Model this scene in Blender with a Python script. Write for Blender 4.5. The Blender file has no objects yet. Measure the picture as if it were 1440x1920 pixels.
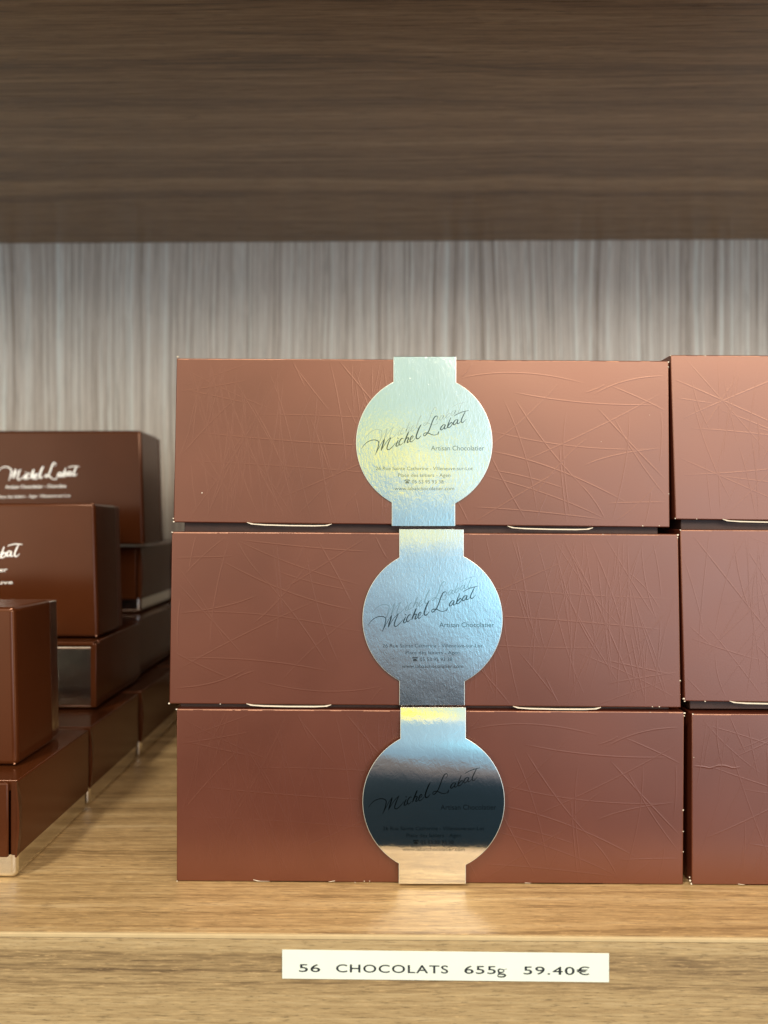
import bpy, bmesh, math, random
from mathutils import Vector, Matrix
random.seed(7)
S = bpy.context.scene
COL = S.collection

# ------------------------------------------------------------------ camera
EYE = Vector((0.0, -0.30, 0.149))
F = 1400.0                      # focal length in pixels of the 1440x1920 frame
YAW = 0.0142
cam_d = bpy.data.cameras.new('camera')
cam = bpy.data.objects.new('camera', cam_d); COL.objects.link(cam)
cam.location = EYE
cam.rotation_euler = (math.pi/2, 0, YAW)
cam_d.sensor_fit = 'VERTICAL'
cam_d.sensor_height = 9.408; cam_d.sensor_width = 7.056
cam_d.lens = 9.408 * F / 1920.0
cam_d.clip_start = 0.005; cam_d.clip_end = 50
cam_d.dof.use_dof = True
cam_d.dof.focus_distance = 0.299
cam_d.dof.aperture_fstop = 2.1
S.camera = cam
RZ = Matrix.Rotation(YAW, 3, 'Z')

def P(px, py, Y):
    """point of the plane y=Y seen at a pixel of the photograph"""
    d = RZ @ Vector(((px-720)/F, 1.0, -(py-960)/F))
    return EYE + d * ((Y - EYE.y)/d.y)

# ------------------------------------------------------------------ nodes
def new_mat(name):
    m = bpy.data.materials.new(name); m.use_nodes = True
    nt = m.node_tree
    return m, nt, nt.nodes['Principled BSDF']
def N(nt, t, **kw):
    n = nt.nodes.new(t)
    for k, v in kw.items():
        if k.startswith('i_'):
            key = k[2:]
            n.inputs[int(key) if key.isdigit() else key].default_value = v
        else: setattr(n, k, v)
    return n
def L(nt, a, b): nt.links.new(a, b)
def ramp(nt, src, stops, interp='LINEAR'):
    r = N(nt, 'ShaderNodeValToRGB'); r.color_ramp.interpolation = interp
    el = r.color_ramp.elements
    while len(el) > 1: el.remove(el[-1])
    el[0].position = stops[0][0]; el[0].color = (*stops[0][1], 1)
    for p, c in stops[1:]:
        e = el.new(p); e.color = (*c, 1)
    L(nt, src, r.inputs['Fac']); return r
def noise(nt, vec, scale, detail=2, rough=.5, dist=0, dim='3D'):
    n = N(nt, 'ShaderNodeTexNoise', noise_dimensions=dim)
    n.inputs['Scale'].default_value = scale; n.inputs['Detail'].default_value = detail
    n.inputs['Roughness'].default_value = rough; n.inputs['Distortion'].default_value = dist
    if vec is not None: L(nt, vec, n.inputs['Vector'])
    return n
def math_(nt, op, a, b=None, c=None, clamp=False):
    n = N(nt, 'ShaderNodeMath', operation=op); n.use_clamp = clamp
    for i, v in enumerate((a, b, c)):
        if v is None: continue
        if isinstance(v, (int, float)): n.inputs[i].default_value = v
        else: L(nt, v, n.inputs[i])
    return n.outputs[0]
def mix(nt, fac, a, b, mode='MIX'):
    n = N(nt, 'ShaderNodeMix', data_type='RGBA', blend_type=mode)
    for sock, v in ((n.inputs[0], fac), (n.inputs[6], a), (n.inputs[7], b)):
        if isinstance(v, (int, float)): sock.default_value = v
        elif isinstance(v, tuple): sock.default_value = (*v, 1)
        else: L(nt, v, sock)
    return n.outputs[2]
def mapping(nt, scale, loc=(0,0,0)):
    tc = N(nt, 'ShaderNodeTexCoord'); mp = N(nt, 'ShaderNodeMapping')
    mp.inputs['Scale'].default_value = scale; mp.inputs['Location'].default_value = loc
    L(nt, tc.outputs['Object'], mp.inputs['Vector']); return mp.outputs[0]

def wood(name, along, across, stops, seed=0.0, freq=1.0, pores=1.0, rough=.45, spec=.4, bend=1.0, fine=1.0, streak=0.35, fac=420., fal=60.):
    """laminate with a printed wood grain; along/across are axis indices"""
    m, nt, bs = new_mat(name)
    def sc(al, ac, other=None):
        v = [ac*.6]*3; v[along] = al; v[across] = ac
        if other is not None:
            for i in range(3):
                if i not in (along, across): v[i] = other
        return tuple(v)
    warp = noise(nt, mapping(nt, sc(3.0, 9.0), (seed, seed, seed)), 1.0, 2, .5)
    warp2 = noise(nt, mapping(nt, sc(14.0, 60.0), (seed+3, seed, seed)), 1.0, 2, .5)
    tc = N(nt, 'ShaderNodeTexCoord'); sx = N(nt, 'ShaderNodeSeparateXYZ'); L(nt, tc.outputs['Object'], sx.inputs[0])
    third = [i for i in range(3) if i not in (along, across)][0]
    v = math_(nt, 'MULTIPLY_ADD', warp.outputs[0], .055*bend, sx.outputs[across])
    v = math_(nt, 'MULTIPLY_ADD', warp2.outputs[0], .0045*bend, v)
    v = math_(nt, 'MULTIPLY_ADD', sx.outputs[third], .8, v)
    n1 = N(nt, 'ShaderNodeTexNoise', noise_dimensions='1D'); L(nt, math_(nt, 'ADD', math_(nt, 'MULTIPLY', v, 55*freq), seed*7), n1.inputs['W'])
    n1.inputs['Scale'].default_value = 1; n1.inputs['Detail'].default_value = 4; n1.inputs['Roughness'].default_value = .62
    n2 = N(nt, 'ShaderNodeTexNoise', noise_dimensions='1D'); L(nt, math_(nt, 'ADD', math_(nt, 'MULTIPLY', v, 300*freq), seed*3), n2.inputs['W'])
    n2.inputs['Scale'].default_value = 1; n2.inputs['Detail'].default_value = 3; n2.inputs['Roughness'].default_value = .6
    brk = noise(nt, mapping(nt, sc(9.0, 30.0), (seed, 1, 2)), 1.0, 2, .5)
    a = math_(nt, 'MULTIPLY_ADD', math_(nt, 'SUBTRACT', n2.outputs[0], .5), math_(nt, 'MULTIPLY', brk.outputs[0], streak*2), n1.outputs[0])
    fib = noise(nt, mapping(nt, sc(fal*.45, fac), (seed, 4, 4)), 1.0, 4, .7, .3)
    a = math_(nt, 'MULTIPLY_ADD', math_(nt, 'SUBTRACT', fib.outputs[0], .5), .80*pores, a)
    r = ramp(nt, a, stops)
    col = r.outputs[0]
    # short light and dark pores
    po = noise(nt, mapping(nt, sc(fal*1.6, fac*1.5), (seed+9, 2, 1)), 1.0, 3, .7)
    dk = ramp(nt, po.outputs[0], [(.34, (1,1,1)), (.45, (0,0,0))])
    lt = ramp(nt, po.outputs[0], [(.56, (0,0,0)), (.68, (1,1,1))])
    base = stops[len(stops)//2][1]
    col = mix(nt, math_(nt, 'MULTIPLY', dk.outputs[0], .55*pores, clamp=True), col, tuple(c*.52 for c in base))
    col = mix(nt, math_(nt, 'MULTIPLY', lt.outputs[0], .45*pores, clamp=True), col, tuple(min(1, c*1.6) for c in base))
    L(nt, col, bs.inputs['Base Color'])
    bs.inputs['Specular IOR Level'].default_value = spec
    L(nt, math_(nt, 'MULTIPLY_ADD', fib.outputs[0], .18, rough-.09), bs.inputs['Roughness'])
    bp = N(nt, 'ShaderNodeBump'); bp.inputs['Strength'].default_value = .25; bp.inputs['Distance'].default_value = .00012
    L(nt, math_(nt, 'MULTIPLY_ADD', po.outputs[0], .7, fib.outputs[0]), bp.inputs['Height']); L(nt, bp.outputs[0], bs.inputs['Normal'])
    return m

M = {}
M['shelf'] = wood('shelf_laminate', 0, 1,
    [(.20, (.19,.118,.050)), (.37, (.31,.203,.090)), (.51, (.395,.265,.120)), (.66, (.45,.315,.152)), (.84, (.52,.385,.21))],
    seed=2.3, freq=1.5, bend=.6, rough=.42, fac=680, fal=85, pores=1.4)
M['edge'] = wood('edge_laminate', 0, 2,
    [(.18, (.12,.078,.038)), (.34, (.235,.162,.076)), (.50, (.31,.222,.107)), (.66, (.355,.262,.130)), (.85, (.41,.31,.165))],
    seed=5.1, freq=1.25, bend=.35, rough=.5, fac=1050, fal=95, pores=1.55)
M['under'] = wood('underside_laminate', 0, 1,
    [(.25, (.155,.098,.054)), (.40, (.25,.166,.090)), (.52, (.305,.207,.115)), (.64, (.36,.25,.142)), (.80, (.45,.33,.20))],
    seed=8.4, freq=.8, bend=.9, rough=.30, spec=.55, pores=1.5, fac=520, fal=30, streak=.5)
M['back'] = wood('back_laminate', 2, 0,
    [(.20, (.27,.235,.195)), (.36, (.42,.38,.33)), (.49, (.525,.495,.44)), (.62, (.595,.575,.52)), (.76, (.66,.71,.67))],
    seed=1.2, freq=1.7, bend=.4, rough=.55, pores=.9, fac=520, fal=16, streak=1.15)

def plain(name, col, rough=.5, metal=0, spec=.5, var=0, scale=200, bump=0, bscale=400):
    m, nt, bs = new_mat(name)
    if var:
        n = noise(nt, mapping(nt, (1,1,1)), scale, 3, .6)
        r = ramp(nt, n.outputs[0], [(.3, tuple(c*(1-var) for c in col)), (.7, tuple(min(1, c*(1+var)) for c in col))])
        L(nt, r.outputs[0], bs.inputs['Base Color'])
    else: bs.inputs['Base Color'].default_value = (*col, 1)
    bs.inputs['Roughness'].default_value = rough; bs.inputs['Metallic'].default_value = metal
    bs.inputs['Specular IOR Level'].default_value = spec
    if bump:
        n = noise(nt, mapping(nt, (1,1,1)), bscale, 3, .6)
        bp = N(nt, 'ShaderNodeBump'); bp.inputs['Strength'].default_value = bump; bp.inputs['Distance'].default_value = .0002
        L(nt, n.outputs[0], bp.inputs['Height']); L(nt, bp.outputs[0], bs.inputs['Normal'])
    return m

def card(name, col, rough, spec, coat=0.0, coat_rough=.3, ior=1.5):
    """printed satin card: faint mottling, slight waviness"""
    m, nt, bs = new_mat(name)
    n = noise(nt, mapping(nt, (1,1,1)), 26, 3, .55)
    f = noise(nt, mapping(nt, (1,1,1)), 1500, 2, .6)
    r = ramp(nt, n.outputs[0], [(.3, tuple(c*.92 for c in col)), (.7, tuple(c*1.08 for c in col))])
    L(nt, r.outputs[0], bs.inputs['Base Color'])
    L(nt, math_(nt, 'MULTIPLY_ADD', n.outputs[0], .10, rough-.05), bs.inputs['Roughness'])
    bs.inputs['Specular IOR Level'].default_value = spec
    bs.inputs['IOR'].default_value = ior; bs.inputs['Specular Tint'].default_value = (1,.64,.48,1); bs.inputs['Coat Weight'].default_value = coat; bs.inputs['Coat Roughness'].default_value = coat_rough
    w = noise(nt, mapping(nt, (1,1,1)), 18, 1, .5)
    h = math_(nt, 'MULTIPLY_ADD', f.outputs[0], .012, w.outputs[0])
    bp = N(nt, 'ShaderNodeBump'); bp.inputs['Strength'].default_value = .35; bp.inputs['Distance'].default_value = .0012
    L(nt, h, bp.inputs['Height']); L(nt, bp.outputs[0], bs.inputs['Normal'])
    return m
M['brown'] = card('embossed_brown_card', (.078,.0155,.0072), .36, 1.0, 0, .34, 1.72)
M['gloss'] = card('glossy_brown_card', (.060,.0165,.005), .18, .55, 0, .3, 1.45)
M['inside'] = card('dark_side_card', (.085,.030,.016), .4, .5)
M['base'] = plain('dark_base_card', (.035,.014,.009), .6, var=.2)
M['paper'] = plain('white_card_core', (.66,.60,.48), .8, var=.06, scale=900)
M['crease'] = plain('worn_card_edge', (.50,.25,.15), .6, var=.3, scale=700)

def foil(name, col, rough, bump, scale=520, dist=.00006, stretch=(1,1,.45)):
    m, nt, bs = new_mat(name)
    bs.inputs['Base Color'].default_value = (*col, 1); bs.inputs['Metallic'].default_value = 1
    n = noise(nt, mapping(nt, stretch), scale, 3, .6, .6)
    n2 = noise(nt, mapping(nt, (1,1,1)), 45, 2, .5)
    h = math_(nt, 'MULTIPLY_ADD', n2.outputs[0], 5.0, n.outputs[0])
    bp = N(nt, 'ShaderNodeBump'); bp.inputs['Strength'].default_value = bump; bp.inputs['Distance'].default_value = dist
    L(nt, h, bp.inputs['Height']); L(nt, bp.outputs[0], bs.inputs['Normal'])
    L(nt, math_(nt, 'MULTIPLY_ADD', n2.outputs[0], .06, rough-.03), bs.inputs['Roughness'])
    return m
M['foil_a'] = foil('silver_foil_rippled', (.90,.93,.90), .10, .5, 1000, .00007)
M['foil_b'] = foil('silver_foil_grained', (.90,.92,.92), .15, .6, 1100, .00006)
M['foil_c'] = foil('silver_foil_smooth', (.92,.93,.90), .07, .45, 420, .00004, (1,1,.8))
M['foil_t'] = foil('silver_tray_foil', (.88,.88,.84), .16, .6, 160, .0002)
M['foil_edge'] = plain('foil_cut_edge', (.62,.64,.56), .35, metal=.7)
M['print'] = plain('charcoal_print', (.13,.15,.145), .12, metal=1)
M['print_soft'] = plain('grey_print', (.26,.29,.28), .10, metal=1)
M['ghost'] = foil('foil_ghost_reflection', (.60,.65,.63), .16, .2)  # tint of the painted signature reflection
M['silver_print'] = plain('silver_hot_stamp', (.93,.95,.93), .35, metal=.35, spec=.8)
M['label'] = plain('pale_green_label_paper', (.66,.74,.66), .6, var=.02, scale=80)
M['ink'] = plain('label_ink', (.014,.018,.022), .5)
M['trim'] = plain('pale_edge_strip', (.47,.365,.20), .6, spec=.25, var=.07, scale=120)  # edge band, with the bright edge highlight painted in as a paler tone

# ------------------------------------------------------------------ objects
def empty(name, loc, label, cat, group=None):
    o = bpy.data.objects.new(name, None); COL.objects.link(o); o.location = loc; o.empty_display_size = .02
    o['label'] = label; o['category'] = cat
    if group: o['group'] = group
    return o
def mesh_obj(name, verts, faces, mats, parent=None, loc=None, smooth=False, midx=None):
    """verts in world space; stored relative to loc or to the parent's origin"""
    org = Vector(loc) if loc is not None else Vector((0,0,0))
    if parent is not None:
        org = Vector((0,0,0)); q = parent
        while q is not None: org += q.location; q = q.parent
    me = bpy.data.meshes.new(name)
    me.from_pydata([tuple(Vector(v)-org) for v in verts], [], faces)
    for m in (mats if isinstance(mats, (list, tuple)) else [mats]): me.materials.append(m)
    if midx: me.polygons.foreach_set('material_index', midx)
    if smooth is True: me.polygons.foreach_set('use_smooth', [True]*len(me.polygons))
    elif smooth: me.polygons.foreach_set('use_smooth', smooth)
    me.update()
    o = bpy.data.objects.new(name, me); COL.objects.link(o)
    if parent is not None: o.parent = parent
    elif loc is not None: o.location = loc
    return o

class Geo:
    def __init__(s): s.v = []; s.f = []; s.m = []; s.s = []
    def add(s, verts, faces, m=0, sm=False):
        k = len(s.v); s.v += [Vector(v) for v in verts]
        s.f += [tuple(i+k for i in f) for f in faces]; s.m += [m]*len(faces); s.s += [sm]*len(faces)
    def hexa(s, c, bev=.0004, seg=2, m=0, sm=True):
        """c: 8 corners, front TL TR BR BL then back TL TR BR BL"""
        bm = bmesh.new(); vs = [bm.verts.new(p) for p in c]
        for f in ((3,2,1,0), (4,5,6,7), (0,1,5,4), (2,3,7,6), (1,2,6,5), (3,0,4,7)): bm.faces.new([vs[i] for i in f])
        bmesh.ops.recalc_face_normals(bm, faces=bm.faces)
        if bev: bmesh.ops.bevel(bm, geom=list(bm.edges), offset=bev, segments=seg, profile=.5, affect='EDGES')
        bm.verts.index_update()
        big = sorted((f.calc_area() for f in bm.faces), reverse=True)[5]*.99
        k = len(s.v); s.v += [v.co.copy() for v in bm.verts]
        for f in bm.faces:
            s.f.append(tuple(v.index+k for v in f.verts)); s.m.append(m); s.s.append(sm and (bev > 0 and f.calc_area() < big))
        bm.free()
    def box(s, x0, x1, y0, y1, z0, z1, bev=.0004, seg=2, m=0, sm=True):
        s.hexa([(x0,y0,z1),(x1,y0,z1),(x1,y0,z0),(x0,y0,z0),(x0,y1,z1),(x1,y1,z1),(x1,y1,z0),(x0,y1,z0)], bev, seg, m, sm)
    def obj(s, name, mats, parent=None, loc=None):
        return mesh_obj(name, s.v, s.f, mats, parent, loc, s.s, s.m)

# ------------------------------------------------------------------ shelving
ZT = 0.389            # underside of the upper board
YB = 0.362            # face of the back panel
YE = -0.0375          # front edge of the boards
def tagged(o, label, cat):
    o['label'] = label; o['category'] = cat; return o
low = empty('shelf_board', (0, YE, 0), 'tan wood-grain shelf board carrying all the boxes, price strip on its front edge', 'shelf')
g = Geo(); g.box(-.75, .75, YE+.0012, YB, -.040, 0, .0002, 1); g.obj('board', M['shelf'], low)
g = Geo(); g.box(-.75, .75, YE, YE+.0010, -.0405, -.0017, .0001, 1); g.obj('front_edge', M['edge'], low)
g = Geo(); g.box(-.75, .75, YE-.0001, YE+.0011, -.0016, .00008, .0004, 3); g.obj('edge_strip', M['trim'], low)
up = empty('shelf_board', (0, YE, ZT), 'dark brown wood-grain upper shelf board seen from beneath, overhead', 'shelf')
g = Geo(); g.box(-.75, .75, YE+.0012, YB, ZT, ZT+.040, .0002, 1); g.obj('board', M['under'], up)
g = Geo(); g.box(-.75, .75, YE, YE+.0011, ZT, ZT+.0405, .0003, 1); g.obj('front_edge', M['edge'], up)
g = Geo(); g.box(-.75, .75, YB+.0005, YB+.018, -.30, .80, 0)
bk = g.obj('back_panel', M['back'], None, (0, YB, 0)); tagged(bk, 'pale grey vertical wood-grain back panel behind the boxes', 'wall panel')

# ------------------------------------------------------------------ embossed lines
def ridge(g, pts, w, h, m=0):
    """pts: (x, z-like) world points on the front plane, ridge swells toward -y"""
    n = len(pts); prof = [(-1, -.02), (-.5, .45), (0, 1.0), (.5, .45), (1, -.02)]
    vs = []; fs = []
    for i, p in enumerate(pts):
        a = pts[max(0, i-1)]; b = pts[min(n-1, i+1)]; d = (b-a); d.y = 0; d.normalize()
        s = Vector((-d.z, 0, d.x)); t = i/(n-1); e = min(1, 9*t, 9*(1-t)) if n > 2 else 1
        for u, k in prof:
            q = p + s*(u*w/2); vs.append(Vector((q.x, p.y - h*k*e, q.z)))
    for i in range(n-1):
        for j in range(4):
            a = i*5+j; fs.append((a, a+1, a+6, a+5))
    g.add(vs, fs, m, True)

def bez(p0, p1, p2, n=14):
    return [((1-t)**2*p0[0]+2*t*(1-t)*p1[0]+t*t*p2[0], (1-t)**2*p0[1]+2*t*(1-t)*p1[1]+t*t*p2[1]) for t in [i/n for i in range(n+1)]]
def clip(pts):
    out = []; cur = []
    for u, v in pts:
        if .006 < u < .994 and .015 < v < .985: cur.append((u, v))
        else:
            if len(cur) > 3: out.append(cur)
            cur = []
    if len(cur) > 3: out.append(cur)
    return out
# longer scores traced over the right half of the top box (u 0..1, v 0..1 from top-left)
def _t(*q): return [((x/3.1304+860-331)/924., (y/3.1304+640-672)/312.) for x, y in q]
TR = [_t((20,210),(350,130),(740,235)), _t((330,290),(760,380),(1225,355)), _t((900,250),(1100,330),(1225,400)),
      _t((340,330),(500,600),(720,830)), _t((720,830),(810,920),(860,1030)), _t((270,330),(420,640),(465,980)), _t((200,520),(700,650),(1225,615)),
      _t((200,640),(560,700),(980,930)), _t((1225,270),(900,470),(380,700)), _t((600,230),(420,440),(190,610)), _t((820,380),(1020,600),(1235,820)),
      _t((920,440),(1040,690),(1235,920)), _t((1005,400),(1010,700),(890,1075)), _t((640,400),(590,640),(670,1075)), _t((740,720),(900,640),(1225,610)),
      _t((150,780),(560,880),(860,1030)), _t((100,970),(400,980),(860,1035)), _t((90,120),(60,170),(25,200)), _t((880,940),(1060,930),(1230,930)),
      _t((580,760),(400,870),(100,1060)), _t((760,560),(640,640),(420,940)), _t((1160,830),(1050,960),(880,1080)), _t((200,670),(270,820),(420,1070)),
      _t((0,930),(40,990),(75,1075)), _t((530,880),(490,970),(460,1040)), _t((200,750),(420,780),(640,860)), _t((1190,400),(1200,560),(1180,700)),
      _t((1130,860),(1120,980),(1085,1080)), _t((750,290),(850,260),(860,240)), _t((800,300),(980,190),(1230,190)), _t((600,610),(600,720),(640,1060))]
def pattern(seed, traced=True, flip=False):
    rnd = random.Random(seed); lines = []
    if traced: lines += [(bez(*q, 16), rnd.uniform(.8, 1.25)) for q in TR]
    asp = 924/312.
    hubs = [(rnd.uniform(.02,.46), rnd.uniform(0,1)) for _ in range(7)]
    nl = 115 if traced else 130
    for k in range(nl):
        if traced: hx = rnd.uniform(-.02, .44)
        else: hx = rnd.uniform(-.02, 1.02)
        hy = rnd.uniform(.0, 1.0)
        if rnd.random() < .3:
            hx, hy = rnd.choice(hubs); hx += rnd.uniform(-.02,.02)
            if not traced: hx *= 2.1
        a = math.radians(rnd.gauss(92, 21)) if rnd.random() < (.88 if hx < .5 else .45) else math.radians(rnd.gauss(0, 26))
        ln = rnd.uniform(.25, .95); dx = math.cos(a)*ln/asp/2*1.0; dy = math.sin(a)*ln/2
        if abs(math.cos(a)) > .75: dx *= 1.7
        c = rnd.gauss(0, .05); nx, ny = -dy*c, dx*c*asp
        lines.append((bez((hx-dx, hy-dy), (hx+nx, hy+ny*2), (hx+dx, hy+dy), 12), rnd.uniform(.45, 1.1)))
    if flip: lines = [([(1-u, 1-v) for u, v in l], w) for l, w in lines]
    return [(c, w) for l, w in lines for c in clip(l)]
PAT = {'a': pattern(3), 'b': pattern(3, flip=True), 'c': pattern(11, traced=False), 'd': pattern(19, traced=False), 'e': pattern(23, traced=False)}

def bil(c, u, v):
    TL, TRc, BR, BL = c
    return (TL*(1-u)+TRc*u)*(1-v) + (BL*(1-u)+BRc_(BR, u))*v
def BRc_(BR, u): return BR*u

def chip(g, p, r, m, rnd):
    """a fleck of bare paper where the printed card has worn through"""
    k = rnd.randint(5, 7); vs = []; fs = []
    for lay, yy in ((0, 0), (1, .00035)):
        for i in range(k):
            a = 2*math.pi*i/k; rr = r*rnd.uniform(.5, 1.2)
            vs.append(Vector((p.x+rr*math.cos(a), p.y-.00012+yy, p.z+rr*.8*math.sin(a))))
    fs.append(tuple(range(k))[::-1]); fs.append(tuple(range(k, 2*k)))
    for i in range(k): fs.append((i, (i+1)%k, k+(i+1)%k, k+i))
    g.add(vs, fs, m)

# ------------------------------------------------------------------ writing
def catmull(p, n=7):
    q = [p[0]]+list(p)+[p[-1]]; out = []
    for i in range(1, len(q)-2):
        for k in range(n):
            t = k/n
            out.append(tuple(.5*((2*q[i][j])+(-q[i-1][j]+q[i+1][j])*t+(2*q[i-1][j]-5*q[i][j]+4*q[i+1][j]-q[i+2][j])*t*t+(-q[i-1][j]+3*q[i][j]-3*q[i+1][j]+q[i+2][j])*t**3) for j in (0,1)))
    out.append(tuple(p[-1])); return out
SIG = [ # hand-written signature, traced in pixels of an enlarged crop (5.333 x, origin 660,740)
 ([(95,540),(120,505),(160,470),(210,453),(250,458),(268,478),(262,520),(248,565),(233,600)], .9),
 ([(233,600),(262,545),(295,485),(325,440)], .7), ([(325,440),(315,480),(302,520),(291,560)], 1.3),
 ([(291,560),(320,510),(355,460),(392,425)], .8), ([(392,425),(370,470),(352,520),(352,545),(372,548),(405,520),(440,478)], 1.0),
 ([(462,455),(448,485),(440,508),(452,515),(478,490)], 1.1), ([(462,432),(457,438)], 1.5),
 ([(515,442),(500,436),(482,455),(470,482),(474,502),(490,500),(512,478)], 1.0),
 ([(566,372),(552,405),(536,445),(520,487)], 1.3), ([(524,475),(540,445),(558,430),(566,436),(556,460),(552,478),(565,474),(580,458)], 1.1),
 ([(580,456),(602,436),(612,418),(602,412),(588,430),(580,456),(588,472),(608,462),(632,436)], 1.0),
 ([(692,298),(676,325),(655,375),(642,420),(648,440),(668,436),(690,408)], 1.3),
 ([(838,256),(856,232),(850,214),(828,222),(806,262),(788,312),(770,358),(746,395),(724,412),(714,400),(728,384),(762,384),(806,402),(846,398),(868,366)], 1.0),
 ([(856,402),(864,388),(869,366)], .9),
 ([(934,300),(912,302),(892,325),(886,346),(896,352),(916,334),(934,300),(924,330),(928,342),(944,334),(962,312)], 1.1),
 ([(988,228),(974,265),(960,302),(956,326),(970,328),(992,312),(1004,288),(994,278),(974,296),(960,318)], 1.1),
 ([(1060,250),(1038,252),(1018,274),(1014,296),(1026,300),(1046,280),(1060,250),(1052,278),(1058,290),(1074,282),(1092,262)], 1.1),
 ([(1020,214),(1050,196),(1100,174),(1170,156)], .8),
 ([(1134,166),(1112,210),(1094,252),(1096,276),(1112,276),(1142,244)], 1.0)]
def sig_strokes():
    """strokes in pixels relative to the seal's centre (795.5, 830) at scale 1, y down"""
    return [([(x/5.333+660-795.5, y/5.333+740-830) for x, y in catmull(p)], w) for p, w in SIG]
def ribbons(strokes, width, place, lift=.00003, thick=.00006):
    """flat pen strokes with tapered ends; place(x,y,h) -> world"""
    vs = []; fs = []
    for pts, w in strokes:
        n = len(pts); k = len(vs)
        for i, p in enumerate(pts):
            a = pts[max(0,i-1)]; b = pts[min(n-1,i+1)]; dx, dy = b[0]-a[0], b[1]-a[1]; l = math.hypot(dx, dy) or 1
            t = i/(n-1); ww = width*w*.5*(.45+.55*min(1, 5*t, 5*(1-t)))*(1+.25*dy/l)
            nx, ny = -dy/l*ww, dx/l*ww
            vs.append(place(p[0]+nx, p[1]+ny, lift)); vs.append(place(p[0], p[1], lift+thick)); vs.append(place(p[0]-nx, p[1]-ny, lift))
        for i in range(n-1):
            a = k+3*i; fs += [(a, a+1, a+4, a+3), (a+1, a+2, a+5, a+4)]
    return vs, fs
_tc = {}
def text_geo(s, spacing=1.0, offset=0.0):
    key = (s, spacing, offset)
    if key not in _tc:
        cu = bpy.data.curves.new('txt', 'FONT'); cu.body = s; cu.size = 1; cu.space_character = spacing; cu.offset = offset; cu.resolution_u = 4
        o = bpy.data.objects.new('txt', cu); COL.objects.link(o)
        dg = bpy.context.evaluated_depsgraph_get(); me = bpy.data.meshes.new_from_object(o.evaluated_get(dg))
        _tc[key] = ([(v.co.x, v.co.y) for v in me.vertices], [tuple(p.vertices) for p in me.polygons])
        bpy.data.objects.remove(o); bpy.data.curves.remove(cu); bpy.data.meshes.remove(me)
    return _tc[key]
def text_to(vs, fs, s, x0, x1, base, cap, place, lift=.00006, spacing=1.0, offset=0.0, slope=0.0, only=None):
    tv, tf = text_geo(s, spacing, offset)
    a = min(v[0] for v in tv); b = max(v[0] for v in tv); k = len(vs); sx = (x1-x0)/(b-a); sy = cap/.73
    for x, y in tv:
        X = x0+(x-a)*sx; vs.append(place(X, base-y*sy+slope*(X-x0), lift))
    fs += [tuple(i+k for i in f) for f in tf]
def phone(vs, fs, cx, base, s, place, lift=.00006):
    """old desk telephone pictogram"""
    def poly(pts):
        k = len(vs); vs.extend(place(cx+x*s, base-y*s, lift) for x, y in pts); fs.append(tuple(range(k, k+len(pts))))
    poly([(-.38,0),(.38,0),(.34,.30),(.16,.50),(-.16,.50),(-.34,.30)])
    poly([(-.55,.50),(-.30,.46),(-.28,.60),(.28,.60),(.30,.46),(.55,.50),(.50,.70),(.34,.78),(-.34,.78),(-.50,.70)])

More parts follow.
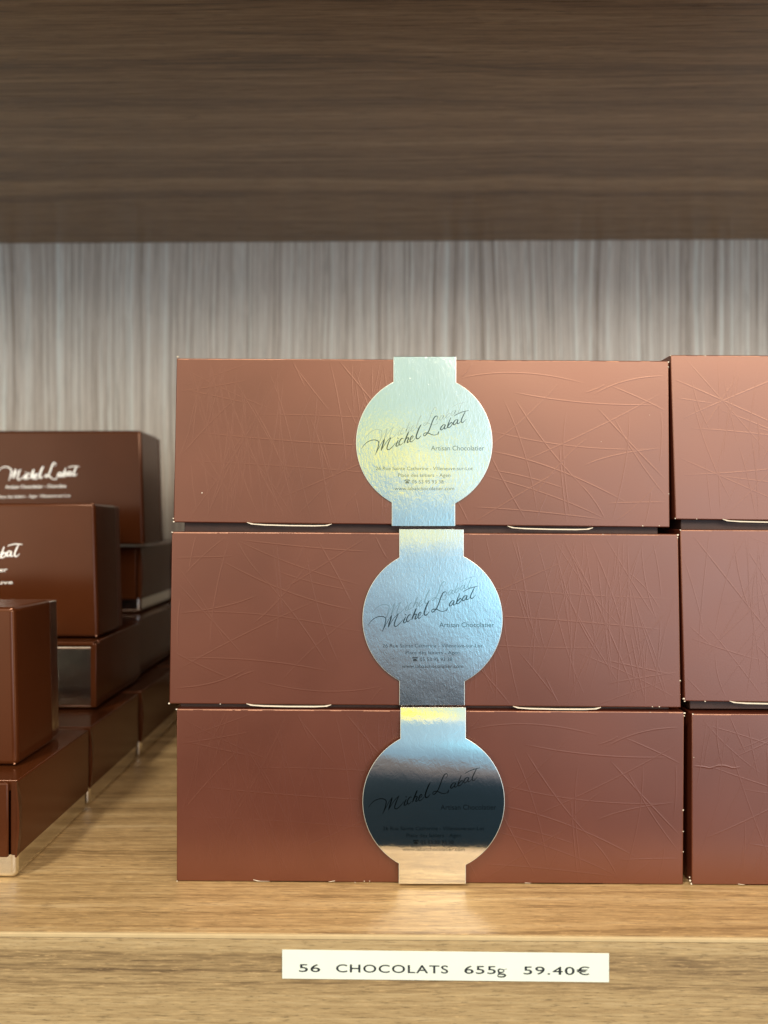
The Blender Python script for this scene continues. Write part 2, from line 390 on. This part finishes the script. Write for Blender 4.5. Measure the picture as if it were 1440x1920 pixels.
# ------------------------------------------------------------------ the foil seal of a box
def seal(parent, Yf, top, bot, cen, r, tilt, foilm, ghost, proud):
    """top=(x0,x1,y) bot=(x0,x1,y) px of the strip; tilt(py)->slope of the foil leaning back; proud(m) at the bottom"""
    y0, y1 = top[2], bot[2]; rows = int((y1-y0)/1.0)
    # integrate the foil's lean from the bottom upward
    off = [0.0]*(rows+1); off[rows] = proud
    mpp = .30/F
    for i in range(rows-1, -1, -1):
        py = y0+(y1-y0)*(i+.5)/rows; off[i] = off[i+1] - tilt(py)*mpp*(y1-y0)/rows
    lo = min(off)
    if lo < .00012: off = [o + (.00012-lo) for o in off]
    def offat(py):
        t = max(0, min(rows-.001, (py-y0)/(y1-y0)*rows)); i = int(t); return off[i]*(1-(t-i))+off[i+1]*(t-i)
    def pl(px, py, h=0): return P(px, py, Yf-offat(py)-.00022-h)
    NC = 20; fv = []; spans = []
    for i in range(rows+1):
        py = y0+(y1-y0)*i/rows; t = (py-y0)/(y1-y0)
        xa = top[0]*(1-t)+bot[0]*t if True else 0; xb = top[1]*(1-t)+bot[1]*t
        mid = y0+(y1-y0)*.5
        xa, xb = (top[0], top[1]) if py < cen[1] else (bot[0], bot[1])
        dy = py-cen[1]
        if abs(dy) < r:
            h = math.sqrt(r*r-dy*dy); xa = min(xa, cen[0]-h) if h > cen[0]-xa else xa; xb = max(xb, cen[0]+h) if h > xb-cen[0] else xb
        spans.append((xa, xb, py))
    g = Geo(); vs = []; n = NC+1
    for xa, xb, py in spans:
        for j in range(n):
            u = j/NC; x = xa+(xb-xa)*u; vs.append(pl(x, py))
    fs = [(i*n+j, i*n+j+1, (i+1)*n+j+1, (i+1)*n+j) for i in range(rows) for j in range(NC)]
    fs = [tuple(reversed(f)) for f in fs]
    g.add(vs, fs, 0, True)
    # cut rim: thickness of the card behind the foil, a hair lighter
    rim = []
    for xa, xb, py in spans: rim.append((xa-.5, xa+.9, py))
    for side in (0, 1):
        rv = []; rf = []
        for xa, xb, py in spans:
            x = xa if side == 0 else xb; sg = -1 if side == 0 else 1
            rv += [pl(x-sg*.6, py, .00003), pl(x+sg*.35, py, 0), P(x+sg*.35, py, Yf-offat(py)+.00005)]
        for i in range(rows):
            a = 3*i; q = [(a, a+3, a+4, a+1), (a+1, a+4, a+5, a+2)]
            rf += q if side == 0 else [tuple(reversed(f)) for f in q]
        g.add(rv, rf, 1, False)
    # folds over the top and under the box
    for (xa, xb, py, s) in ((top[0], top[1], y0, 1), (bot[0], bot[1], y1, -1)):
        a = pl(xa, py); b = pl(xb, py); t = Vector((0, 0, .00030*s)); bk = Vector((0, .10, 0)); w = Vector((0, .0004, .0006*s))
        g.add([a, b, b+Vector((0,.0003,.0002*s)), a+Vector((0,.0003,.0002*s)), a+Vector((0,.0008,.0003*s)), b+Vector((0,.0008,.0003*s)), b+Vector((0,.26 if s > 0 and proud < .00035 else .03,.0003*s)), a+Vector((0,.26 if s > 0 and proud < .00035 else .03,.0003*s))],
              [(0,1,2,3), (3,2,5,4), (4,5,6,7)], 0, True)
    sl = g.obj('seal', [foilm, M['foil_edge']], parent)
    sl['label'] = 'round silver foil seal with signature and address'
    k = r/127.5
    pc = lambda x, y, h: pl(cen[0]+x*k, cen[1]+y*k, h)
    vs, fs = ribbons(sig_strokes(), 1.55, pc, .00006, .000004)
    mesh_obj('signature', vs, fs, M['print'], sl, smooth=False)
    if ghost:  # ghost strokes paint the signature's reflection onto the foil
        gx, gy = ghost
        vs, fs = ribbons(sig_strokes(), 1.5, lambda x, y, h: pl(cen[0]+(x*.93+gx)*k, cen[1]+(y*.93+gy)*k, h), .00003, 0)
        e = mesh_obj('ghost_reflection', vs, fs, M['ghost'], sl); e['label'] = 'faint painted reflection of the signature'
    vs, fs = [], []
    text_to(vs, fs, 'Artisan Chocolatier', 12.5, 112.5, 14.5, 9.2, pc)
    text_to(vs, fs, '26 Rue Sainte Catherine - Villeneuve-sur-Lot', -91, 91, 51.5, 6.8, pc)
    text_to(vs, fs, 'Place des laitiers - Agen', -49, 49, 64, 6.6, pc)
    text_to(vs, fs, '05 53 95 93 38', -23, 36, 76.5, 6.8, pc)
    phone(vs, fs, -32, 76.5, 9.5, pc)
    text_to(vs, fs, 'www.labatchocolatier.com', -56, 56, 89, 6.8, pc)
    mesh_obj('lettering', vs, fs, M['print_soft'], sl)

# ------------------------------------------------------------------ the large embossed boxes
DB = .30
def chocolate_box(px, Yf, pat, label, gapz, notches, chips, crease=True, seal_args=None, group='large brown chocolate boxes', seed=0, zmin=None):
    rnd = random.Random(seed)
    c = [P(x, y, Yf) for x, y in px]           # TL TR BR BL
    if zmin is not None:
        for i in (2, 3): c[i].z = max(c[i].z, zmin)
    mid = (c[2]+c[3])/2
    root = empty('chocolate_box', (mid.x, Yf+DB/2, min(c[2].z, c[3].z)-gapz), label, 'box', group)
    back = [p + Vector((0, DB, 0)) for p in c]
    g = Geo(); g.hexa(c+back, .00045, 3)
    cc = lambda u, v: (c[0]*(1-u)+c[1]*u)*(1-v)+(c[3]*(1-u)+c[2]*u)*v
    for line, w in PAT[pat]:
        ridge(g, [cc(u, v) for u, v in line], .00042+.00028*w, .000010+.000020*w)
    # rubbed crease along the top edge and flecks of bare paper
    if crease:
        x = .004
        while x < .99:
            l = rnd.uniform(.01, .09); a = cc(x, 0); b = cc(min(.995, x+l), 0); hh = rnd.uniform(.00012, .0003)
            a = a+Vector((0,-.00002,-.0003)); b = b+Vector((0,-.00002,-.0003))
            g.add([a, b, b+Vector((0,0,-hh)), a+Vector((0,0,-hh*.8))], [(3,2,1,0)], 1)
            x += l + rnd.uniform(.002, .05)
    for x, y, r in chips: chip(g, P(x, y, Yf), r*.72*.30/F, 2, rnd)
    for k in range(2):
        chip(g, cc(rnd.uniform(.03,.97), 1.0 if k % 2 else .004), rnd.uniform(.8,1.5)*.30/F, 2, rnd)
    g.obj('lid', [M['brown'], M['crease'], M['paper']], root)
    # recessed base showing as a dark line below the lid
    if gapz > .0004:
        i = .0035
        q = [c[3]+Vector((i,i,.0003)), c[2]+Vector((-i,i,.0003)), c[2]+Vector((-i,i,-gapz)), c[3]+Vector((i,i,-gapz))]
        zz = min(c[2].z, c[3].z)-gapz
        q[2].z = zz; q[3].z = zz
        g = Geo(); g.hexa(q+[p+Vector((0, DB-2*i, 0)) for p in q], .0003, 1); g.obj('base', M['base'], root)
    # thumb notches with the white inner edge of the tuck flap showing
    for (xa, xb, y) in notches:
        yl = y[0]; yr = y[1]
        def pt(t, d, Y): return P(xa+(xb-xa)*t, yl+(yr-yl)*t+d, Y)
        out = [(0,-1.0,), (.08,1.6), (.2,2.4), (.5,2.9), (.8,2.4), (.92,1.8), (1,-1.0)]
        low_ = [(1,-.2), (.95,3.2), (.8,4.6), (.5,5.0), (.2,4.6), (.05,3.0), (0,-.2)]
        dz = 0
        vs = [pt(t, d, Yf-.0001) for t, d in out]+[pt(t, d, Yf-.0001) for t, d in low_]
        if zmin is not None:
            for v_ in vs: v_.z = max(v_.z+.0006, zmin+.0002)
        n = len(out); vb = [v_+Vector((0,.0006,0)) for v_ in vs]; m_ = 2*n
        fs = [(i, m_-1-i, m_-2-i, i+1) for i in range(n-1)]
        fs += [tuple(j+m_ for j in reversed(f)) for f in fs] + [(i, (i+1)%m_, m_+(i+1)%m_, m_+i) for i in range(m_)]
        mesh_obj('tuck_flap', vs+vb, fs, M['paper'], root)
    if seal_args: seal(root, Yf, *seal_args)
    return root

def lerp(x, pts):
    if x <= pts[0][0]: return pts[0][1]
    for (a, u), (b, v) in zip(pts, pts[1:]):
        if x <= b:
            t = (x-a)/(b-a); t = t*t*(3-2*t); return u+(v-u)*t
    return pts[-1][1]
tilt1 = lambda y: lerp(y, [(668,-.012),(720,0),(940,0),(987,-.01)])
tilt2 = lambda y: lerp(y, [(992,.055),(1060,.012),(1200,0),(1322,-.01)])
tilt3 = lambda y: lerp(y, [(1326,.165),(1375,.13),(1430,.06),(1500,-.009),(1658,-.009)])

chocolate_box([(331,671.5),(1254,676.5),(1256,989),(325,979.5)], .0008, 'a',
    'large brown box, top of the middle stack, its silver seal pale green and yellow', .0030,
    [(463,622,(980,983)),(952,1112,(987,990))], [(333,669,2.4),(325,972,2.2),(326,978,2.6),(379,924,1.7),(1253,679,2.6),(1253,688,2.0),(1254,926,1.6),(1236,986,1.8),(1205,986,1.9),(1127,828,1.0),(1218,778,.9)],
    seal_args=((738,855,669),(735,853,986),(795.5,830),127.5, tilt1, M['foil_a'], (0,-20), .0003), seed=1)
chocolate_box([(322,997),(1272,1001.5),(1277,1327),(317,1319.5)], 0.0, 'b',
    'large brown box, second in the middle stack, its silver seal bright blue', .0016,
    [(462,621,(1320,1322)),(962,1127,(1325,1327))], [(323,998,2.2),(317,1319,2.6),(1271,1003,3.0),(1270,1008,2.0),(1275,1276,2.0),(1223,1325,1.8),(413,1320,1.6),(1236,1325,1.8)],
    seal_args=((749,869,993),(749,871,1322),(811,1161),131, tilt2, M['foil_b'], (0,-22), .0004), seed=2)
chocolate_box([(331,1329),(1283,1334.5),(1281,1661),(331,1653)], -.0002, 'a',
    'large brown box, lowest in the middle stack, its silver seal mirroring dark navy', 0,
    [(475,628,(1653,1655)),(984,1131,(1659,1661))], [(331,1330,2.4),(1283,1337,3.0),(1283,1342,2.0),(332,1652,2.0),(1281,1519,2.2),(1281,1559,1.7),(1281,1597,1.6),(693,1652,1.6),(683,1652,1.6)],
    seal_args=((751,873,1327),(748,873,1657),(813,1503),133, tilt3, M['foil_c'], None, .0016), seed=3, zmin=.0002)
GR = 'large brown chocolate boxes'
chocolate_box([(1257,665.5),(2190,669),(2196,984),(1266,974)], .0004, 'c',
    'large brown box, topmost of the right-hand stack, cut off by the frame', .0030,
    [(1355,1520,(974,976))], [(1257,667,1.6),(1266,972,1.8),(1306,973,1.6)], seed=4)
chocolate_box([(1275,993),(2225,996),(2233,1326),(1283,1315)], .0002, 'd',
    'large brown box, middle of the right-hand stack, cut off by the frame', .0024,
    [(1368,1530,(1315,1317))], [(1276,994,2.0),(1282,1310,3.0),(1284,1315,2.4),(1322,1315,1.8)], seed=5)
rb = chocolate_box([(1297,1338),(2250,1342),(2247,1670),(1297,1661)], -.0002, 'e',
    'large brown box with creased front and worn corner, lowest of the right-hand stack', 0,
    [(1384,1545,(1661,1663))], [(1299,1339,2.0),(1293,1645,2.4),(1294,1651,3.0),(1296,1657,3.2),(1299,1661,2.4),(1333,1661,1.4),(1301,1420,1.2)], seed=6, zmin=.0002)
# dent across the front of that box
g = Geo()
for pts in ([(1300,1436),(1320,1438),(1332,1440),(1345,1436),(1360,1436),(1374,1440),(1388,1438)],):
    ridge(g, [P(x, y, -.0002) for x, y in catmull(pts, 4)], .0009, .00006)
g.obj('dent', M['brown'], rb)

# ------------------------------------------------------------------ small gift boxes of the left display
XR = -.1535
def gift_lying(xr, yf, z0, label, style='flap', h=.0400, d=.0715, w=.17):
    """brown sleeve lid over a silver foil tray"""
    root = empty('gift_box', (xr-w/2, yf+d/2, z0), label, 'box', 'small brown gift boxes lying in rows')
    t = .0007
    g = Geo(); g.box(xr-w+.001, xr-t, yf+.0012, yf+d-.001, z0, z0+h-.002, .0022, 4); g.obj('tray', M['foil_t'], root)
    zl = z0+.0092
    g = Geo()
    if style == 'flap':
        # sleeve: top, right side and back, open toward the front where the end flap tucks in
        g.box(xr-w, xr, yf+.0012, yf+d, zl, z0+h, .0006, 3)
        g.obj('lid', M['gloss'], root)
        g = Geo()
        # side cheek bowing past the corner
        n = 8; vs = []; fs = []
        for i in range(n+1):
            s = i/n; z = zl+(z0+h-.0004-zl)*s; b = .0012*math.sin(math.pi*min(1, s*1.02))
            vs += [(xr-.0004+b*.5, yf+.004, z), (xr+.0001+b, yf-.0002, z), (xr-.0006+b*.8, yf-.0002, z), (xr-.0014, yf+.004, z)]
        for i in range(n):
            for j in range(4):
                a = i*4+j; b2 = i*4+(j+1)%4; fs.append((a, b2, b2+4, a+4))
        fs += [(3,2,1,0), (4*n, 4*n+1, 4*n+2, 4*n+3)]
        g.add(vs, fs, 0, False); g.obj('side_flap', M['gloss'], root)
        g = Geo(); g.box(xr-w, xr-.0032, yf-.0006, yf+.0009, zl, z0+h-.0006, .0007, 3); g.obj('end_flap', M['gloss'], root)
    else:
        g.box(xr-w+.001, xr+.0001, yf+.0052, yf+d, z0+.0012, z0+h, .0006, 3)
        g.box(xr-w+.001, xr-.001, yf+.0002, yf+.0054, z0+h-.0022, z0+h-.0001, .0004, 2)
        g.obj('lid', M['gloss'], root)
        g = Geo(); g.box(xr-.0028, xr+.0004, yf-.0002, yf+.006, z0+.001, z0+h-.001, .0004, 2); g.obj('side_flap', M['gloss'], root)
    return root
G2 = 'small brown gift boxes standing upright'
def gift_standing(corners, yf, d, label, zb, tray='inside'):
    """a box on its long side: lid toward the viewer; corners px TR, BR of the front"""
    (xt, yt), (xb, yb) = corners
    TRc = P(xt, yt, yf); BRc = P(xb, yb, yf)
    BRc.z = zb
    w = .17
    root = empty('gift_box', (BRc.x-w/2, yf+d/2, zb), label, 'box', G2)
    lean = Vector((0, 0, 0))
    c = [TRc+Vector((-w,0,0)), TRc, BRc, BRc+Vector((-w,0,0))]
    g = Geo(); g.hexa(c+[p+Vector((.0, d*.8, -.0006)) for p in c], .0021, 6)
    # worn corners
    rnd = random.Random(int(xt)); 
    for p in (TRc, BRc): chip(g, p+Vector((-.0012,.0002,-.0006 if p is TRc else .0008)), .0005, 1, rnd)
    g.obj('lid', [M['gloss'], M['crease']], root)
    q = [p+Vector((0, d*.8, 0)) for p in c]
    q = [q[0]+Vector((.001,0,-.0016)), q[1]+Vector((-.0012,0,-.0016)), q[2]+Vector((-.0012,0,.0006)), q[3]+Vector((.001,0,.0006))]
    g = Geo(); g.hexa(q+[p+Vector((0, d*.2, 0)) for p in q], .001, 3); g.obj('tray', M[tray], root)
    return root
hA = .0405
for args in (
  (-.1530, .000, .0001, 'small brown gift box with slit front flap, nearest in the lowest left-hand row', 'flap'),
  (-.1538, .0750, .0001, 'small brown gift box lying second in the lowest left-hand row', 'flap'),
  (-.1534, .150, .0001, 'small brown gift box lying third in the lowest left-hand row, deep in shadow', 'flap'),
  (-.1550, .2250, .0001, 'small brown gift box lying last in the lowest left-hand row beside the back panel', 'flap'),
  (-.1635, .1060, hA+.0006, 'small brown gift box with its open silver end facing out, behind the nearest upright box', 'foil'),
  (-.1680, .1790, hA+.0006, 'small brown gift box second in the middle left-hand row, its silver corner in shadow', 'foil'),
  (-.1690, .2520, hA+.0006, 'small brown gift box at the rear of the middle left-hand row', 'foil'),
  (-.1775, .2200, .0786, 'small brown gift box lying in the upper left-hand row under the rearmost upright box', 'flap'),
  (-.1775, .2930, .0786, 'small brown gift box at the rear of the upper left-hand row', 'flap')):
    gift_lying(*args, h=(.0400 if args[2] < .01 else .0368 if args[2] < .06 else .0460), d=(.0715 if args[1] < .28 else .064))
gift_standing(((26,1139),(32,1443)), .0165, .0435, 'upright glossy brown gift box nearest the viewer at the left edge, no writing in view', hA+.0002, 'foil_t')
b2 = gift_standing(((177,943),(184,1197)), .1150, .0410, 'upright glossy brown gift box showing only the last silver letters, behind the nearest one', .0790)
b3 = gift_standing(((264,807),(270,1021)), .2050, .0460, 'upright glossy brown gift box with the whole silver signature, highest and rearmost at the left', .1268)

def box_print(parent, Yf, x0, x1, base, hgt, slope, lines):
    """silver hot-stamped signature and two small lines"""
    st = sig_strokes(); flat = [([(x, y+.33*x) for x, y in p], w) for p, w in st]
    xs = [x for p, w in flat for x, y in p]; ys = [y for p, w in flat for x, y in p]
    ax, bx, ay, by = min(xs), max(xs), min(ys), max(ys)
    kx = (x1-x0)/(bx-ax); ky = hgt/(by-ay)
    f = lambda x, y: (x0+(x-ax)*kx + 0, base-(by-y)*ky+slope*((x-ax)*kx))
    pl = lambda x, y, h: P(x, y, Yf-.00005-h)
    vs, fs = ribbons([([f(x, y) for x, y in p], w) for p, w in flat], 2.5, pl, .00005, .00008)
    mesh_obj('signature', vs, fs, M['silver_print'], parent)
    vs, fs = [], []
    for s, a, b, y, cap in lines: text_to(vs, fs, s, a, b, y, cap, pl, .0001, offset=.012, slope=slope*.6)
    mesh_obj('lettering', vs, fs, M['silver_print'], parent)
box_print(b3, .2050, -3, 149, 903, 32, -.03,
    [('Artisan Chocolatier - Chocolats', 10, 124, 916, 6.5), ('Place des laitiers - Agen  Villeneuve-sur-Lot', -4, 132, 934, 5.5)])
box_print(b2, .1150, -160, 42, 1060, 42, -.04,
    [('Artisan Chocolatier', -130, 14, 1075, 7.5), ('Agen Villeneuve', -110, 24, 1098, 7)])

# ------------------------------------------------------------------ price strip on the shelf edge
Yp = YE-.0001
lab = empty('price_label', P(835, 1840, Yp), 'pale green paper strip reading 56 CHOCOLATS 655g 59.40€ stuck on the shelf edge', 'label')
c = [P(529,1781,Yp-.0003), P(1142,1788,Yp-.0003), P(1142,1842,Yp-.0003), P(529,1835,Yp-.0003)]
g = Geo(); g.hexa(c+[p+Vector((0,.0003,0)) for p in c], .00005, 1); g.obj('paper', M['label'], lab)
pp = lambda x, y, h: P(x, y, Yp-.0003-h)
vs, fs = [], []
def sl_(x): return 1822 + (x-561)*.0113
for s, a, b, cap, sp in (('56', 561, 600, 15, 1.05), ('CHOCOLATS', 630.5, 840, 15.5, 1.12), ('655', 871, 929.5, 15.5, 1.08), ('59.40€', 982, 1105, 15.5, 1.1)):
    for dx, dy, lf in ((-.42, 0, .00003), (.42, 0, .00004), (0, .22, .00005), (0, -.22, .00006)):
        text_to(vs, fs, s, a+dx, b+dx, sl_(a)+dy, cap, pp, lf, spacing=sp, slope=.0113)
rv, rf = ribbons([(catmull([(942,1818.5),(938,1817),(934.5,1819),(935.5,1822.5),(940,1823.5),(944.5,1821.5),(944,1818.5),(940,1817)],5), 1.2), ([(944,1818.5),(950.5,1816.8)], 1.1),
    (catmull([(937,1823.3),(934.5,1825),(938,1826.5),(944,1826.8),(947.5,1828.6),(945,1831.2),(939,1831.8),(934,1830.6),(933.5,1828.2),(937,1826.8)],5), 1.2)], 2.2, pp, .00002, .00001)
k = len(vs); vs += rv; fs += [tuple(i+k for i in f) for f in rf]
mesh_obj('lettering', vs, fs, M['ink'], lab)

# ------------------------------------------------------------------ light
W = bpy.data.worlds.new('World'); S.world = W; W.use_nodes = True
nt = W.node_tree; bg = nt.nodes['Background']
tc = N(nt, 'ShaderNodeTexCoord'); sx = N(nt, 'ShaderNodeSeparateXYZ'); L(nt, tc.outputs['Generated'], sx.inputs[0])
X, Y, Z = sx.outputs
hx = math_(nt, 'SQRT', math_(nt, 'ADD', math_(nt, 'MULTIPLY', X, X), math_(nt, 'MULTIPLY', Y, Y)))
t = math_(nt, 'DIVIDE', Z, math_(nt, 'MAXIMUM', hx, .05))
a = math_(nt, 'DIVIDE', X, math_(nt, 'MAXIMUM', math_(nt, 'ABSOLUTE', Y), .05))
nz = noise(nt, tc.outputs['Generated'], 9, 2, .5)
nz2 = noise(nt, tc.outputs['Generated'], 30, 2, .5)
tt = math_(nt, 'ADD', t, math_(nt, 'MULTIPLY', math_(nt, 'SUBTRACT', nz.outputs[0], .5), .06))
tt = math_(nt, 'ADD', tt, math_(nt, 'MULTIPLY', math_(nt, 'SUBTRACT', nz2.outputs[0], .5), .02))
tt = math_(nt, 'MULTIPLY_ADD', a, .28, tt)
fac = math_(nt, 'MULTIPLY_ADD', tt, .5, .5)     # -1..1 -> 0..1
def q(v): return v*.5+.5
stops = [(q(-1.0), (.05,.04,.03)), (q(-.50), (.014,.022,.026)), (q(-.30), (.016,.030,.040)), (q(-.265), (.06,.065,.075)), (q(-.20), (.20,.165,.15)),
         (q(-.16), (.22,.35,.45)), (q(-.05), (.30,.45,.54)), (q(.005), (.33,.50,.58)), (q(.055), (.33,.56,.63)), (q(.095), (.50,.69,.56)), (q(.25), (.56,.72,.58)), (q(.37), (2.6,1.8,1.15)), (q(.55), (2.6,1.9,1.3)), (q(.9), (1.0,.9,.75))]
r = ramp(nt, fac, stops)
def blob(ca, ct, wa, wt, pw=1.0):
    da = math_(nt, 'DIVIDE', math_(nt, 'SUBTRACT', a, ca), wa); dt = math_(nt, 'DIVIDE', math_(nt, 'SUBTRACT', tt, ct), wt)
    d2 = math_(nt, 'ADD', math_(nt, 'MULTIPLY', da, da), math_(nt, 'MULTIPLY', dt, dt))
    return math_(nt, 'EXPONENT', math_(nt, 'MULTIPLY', d2, -1.0))
col = r.outputs[0]
def addc(col, fac, c): return mix(nt, fac, col, c, 'ADD')
col = mix(nt, blob(.05, .046, .05, .010), col, (1.0,.98,.86))
col = mix(nt, blob(.015, .072, .066, .026), col, (1.5,1.2,.05))
col = mix(nt, blob(.17, -.055, .085, .065), col, (.36,1.15,1.45))
col = mix(nt, blob(.55, .10, .27, .20), col, (4.0,4.6,6.0))
col = mix(nt, blob(-.85, -.10, .36, .26), col, (5.2,4.6,3.8))
front = math_(nt, 'MULTIPLY_ADD', Y, -3.0, .1, clamp=True)
hs = N(nt, 'ShaderNodeMix', data_type='RGBA', blend_type='MULTIPLY'); hs.inputs[0].default_value = 1
L(nt, col, hs.inputs[6]); cmb = N(nt, 'ShaderNodeCombineXYZ')
for i in range(3): L(nt, front, cmb.inputs[i])
L(nt, cmb.outputs[0], hs.inputs[7]); L(nt, hs.outputs[2], bg.inputs['Color'])
bg.inputs['Strength'].default_value = 1.0

def area(name, loc, target, size, power, col, sy=None):
    ld = bpy.data.lights.new(name, 'AREA'); ld.energy = power; ld.color = col; ld.size = size
    if sy: ld.shape = 'RECTANGLE'; ld.size_y = sy
    o = bpy.data.objects.new(name, ld); COL.objects.link(o); o.location = loc
    o.rotation_euler = (Vector(target)-Vector(loc)).to_track_quat('-Z', 'Y').to_euler(); return o
area('shop_lamp', (-.44, -.75, 1.20), (0, .05, .05), .14, 11.5, (1, .93, .80))
area('fill_light', (.48, -.80, .55), (.1, .1, .25), 1.0, 7.0, (1, .88, .74), .18)  # added low fill for the back panel and box fronts, no real source

# ------------------------------------------------------------------ render settings
S.view_settings.view_transform = 'Standard'; S.view_settings.look = 'None'
S.view_settings.exposure = 0; S.view_settings.gamma = 1
S.render.engine = 'CYCLES'
S.cycles.use_denoising = True
S.cycles.max_bounces = 8; S.cycles.diffuse_bounces = 4; S.cycles.glossy_bounces = 5
S.cycles.caustics_reflective = True; S.cycles.blur_glossy = .3
S.cycles.sample_clamp_indirect = 4
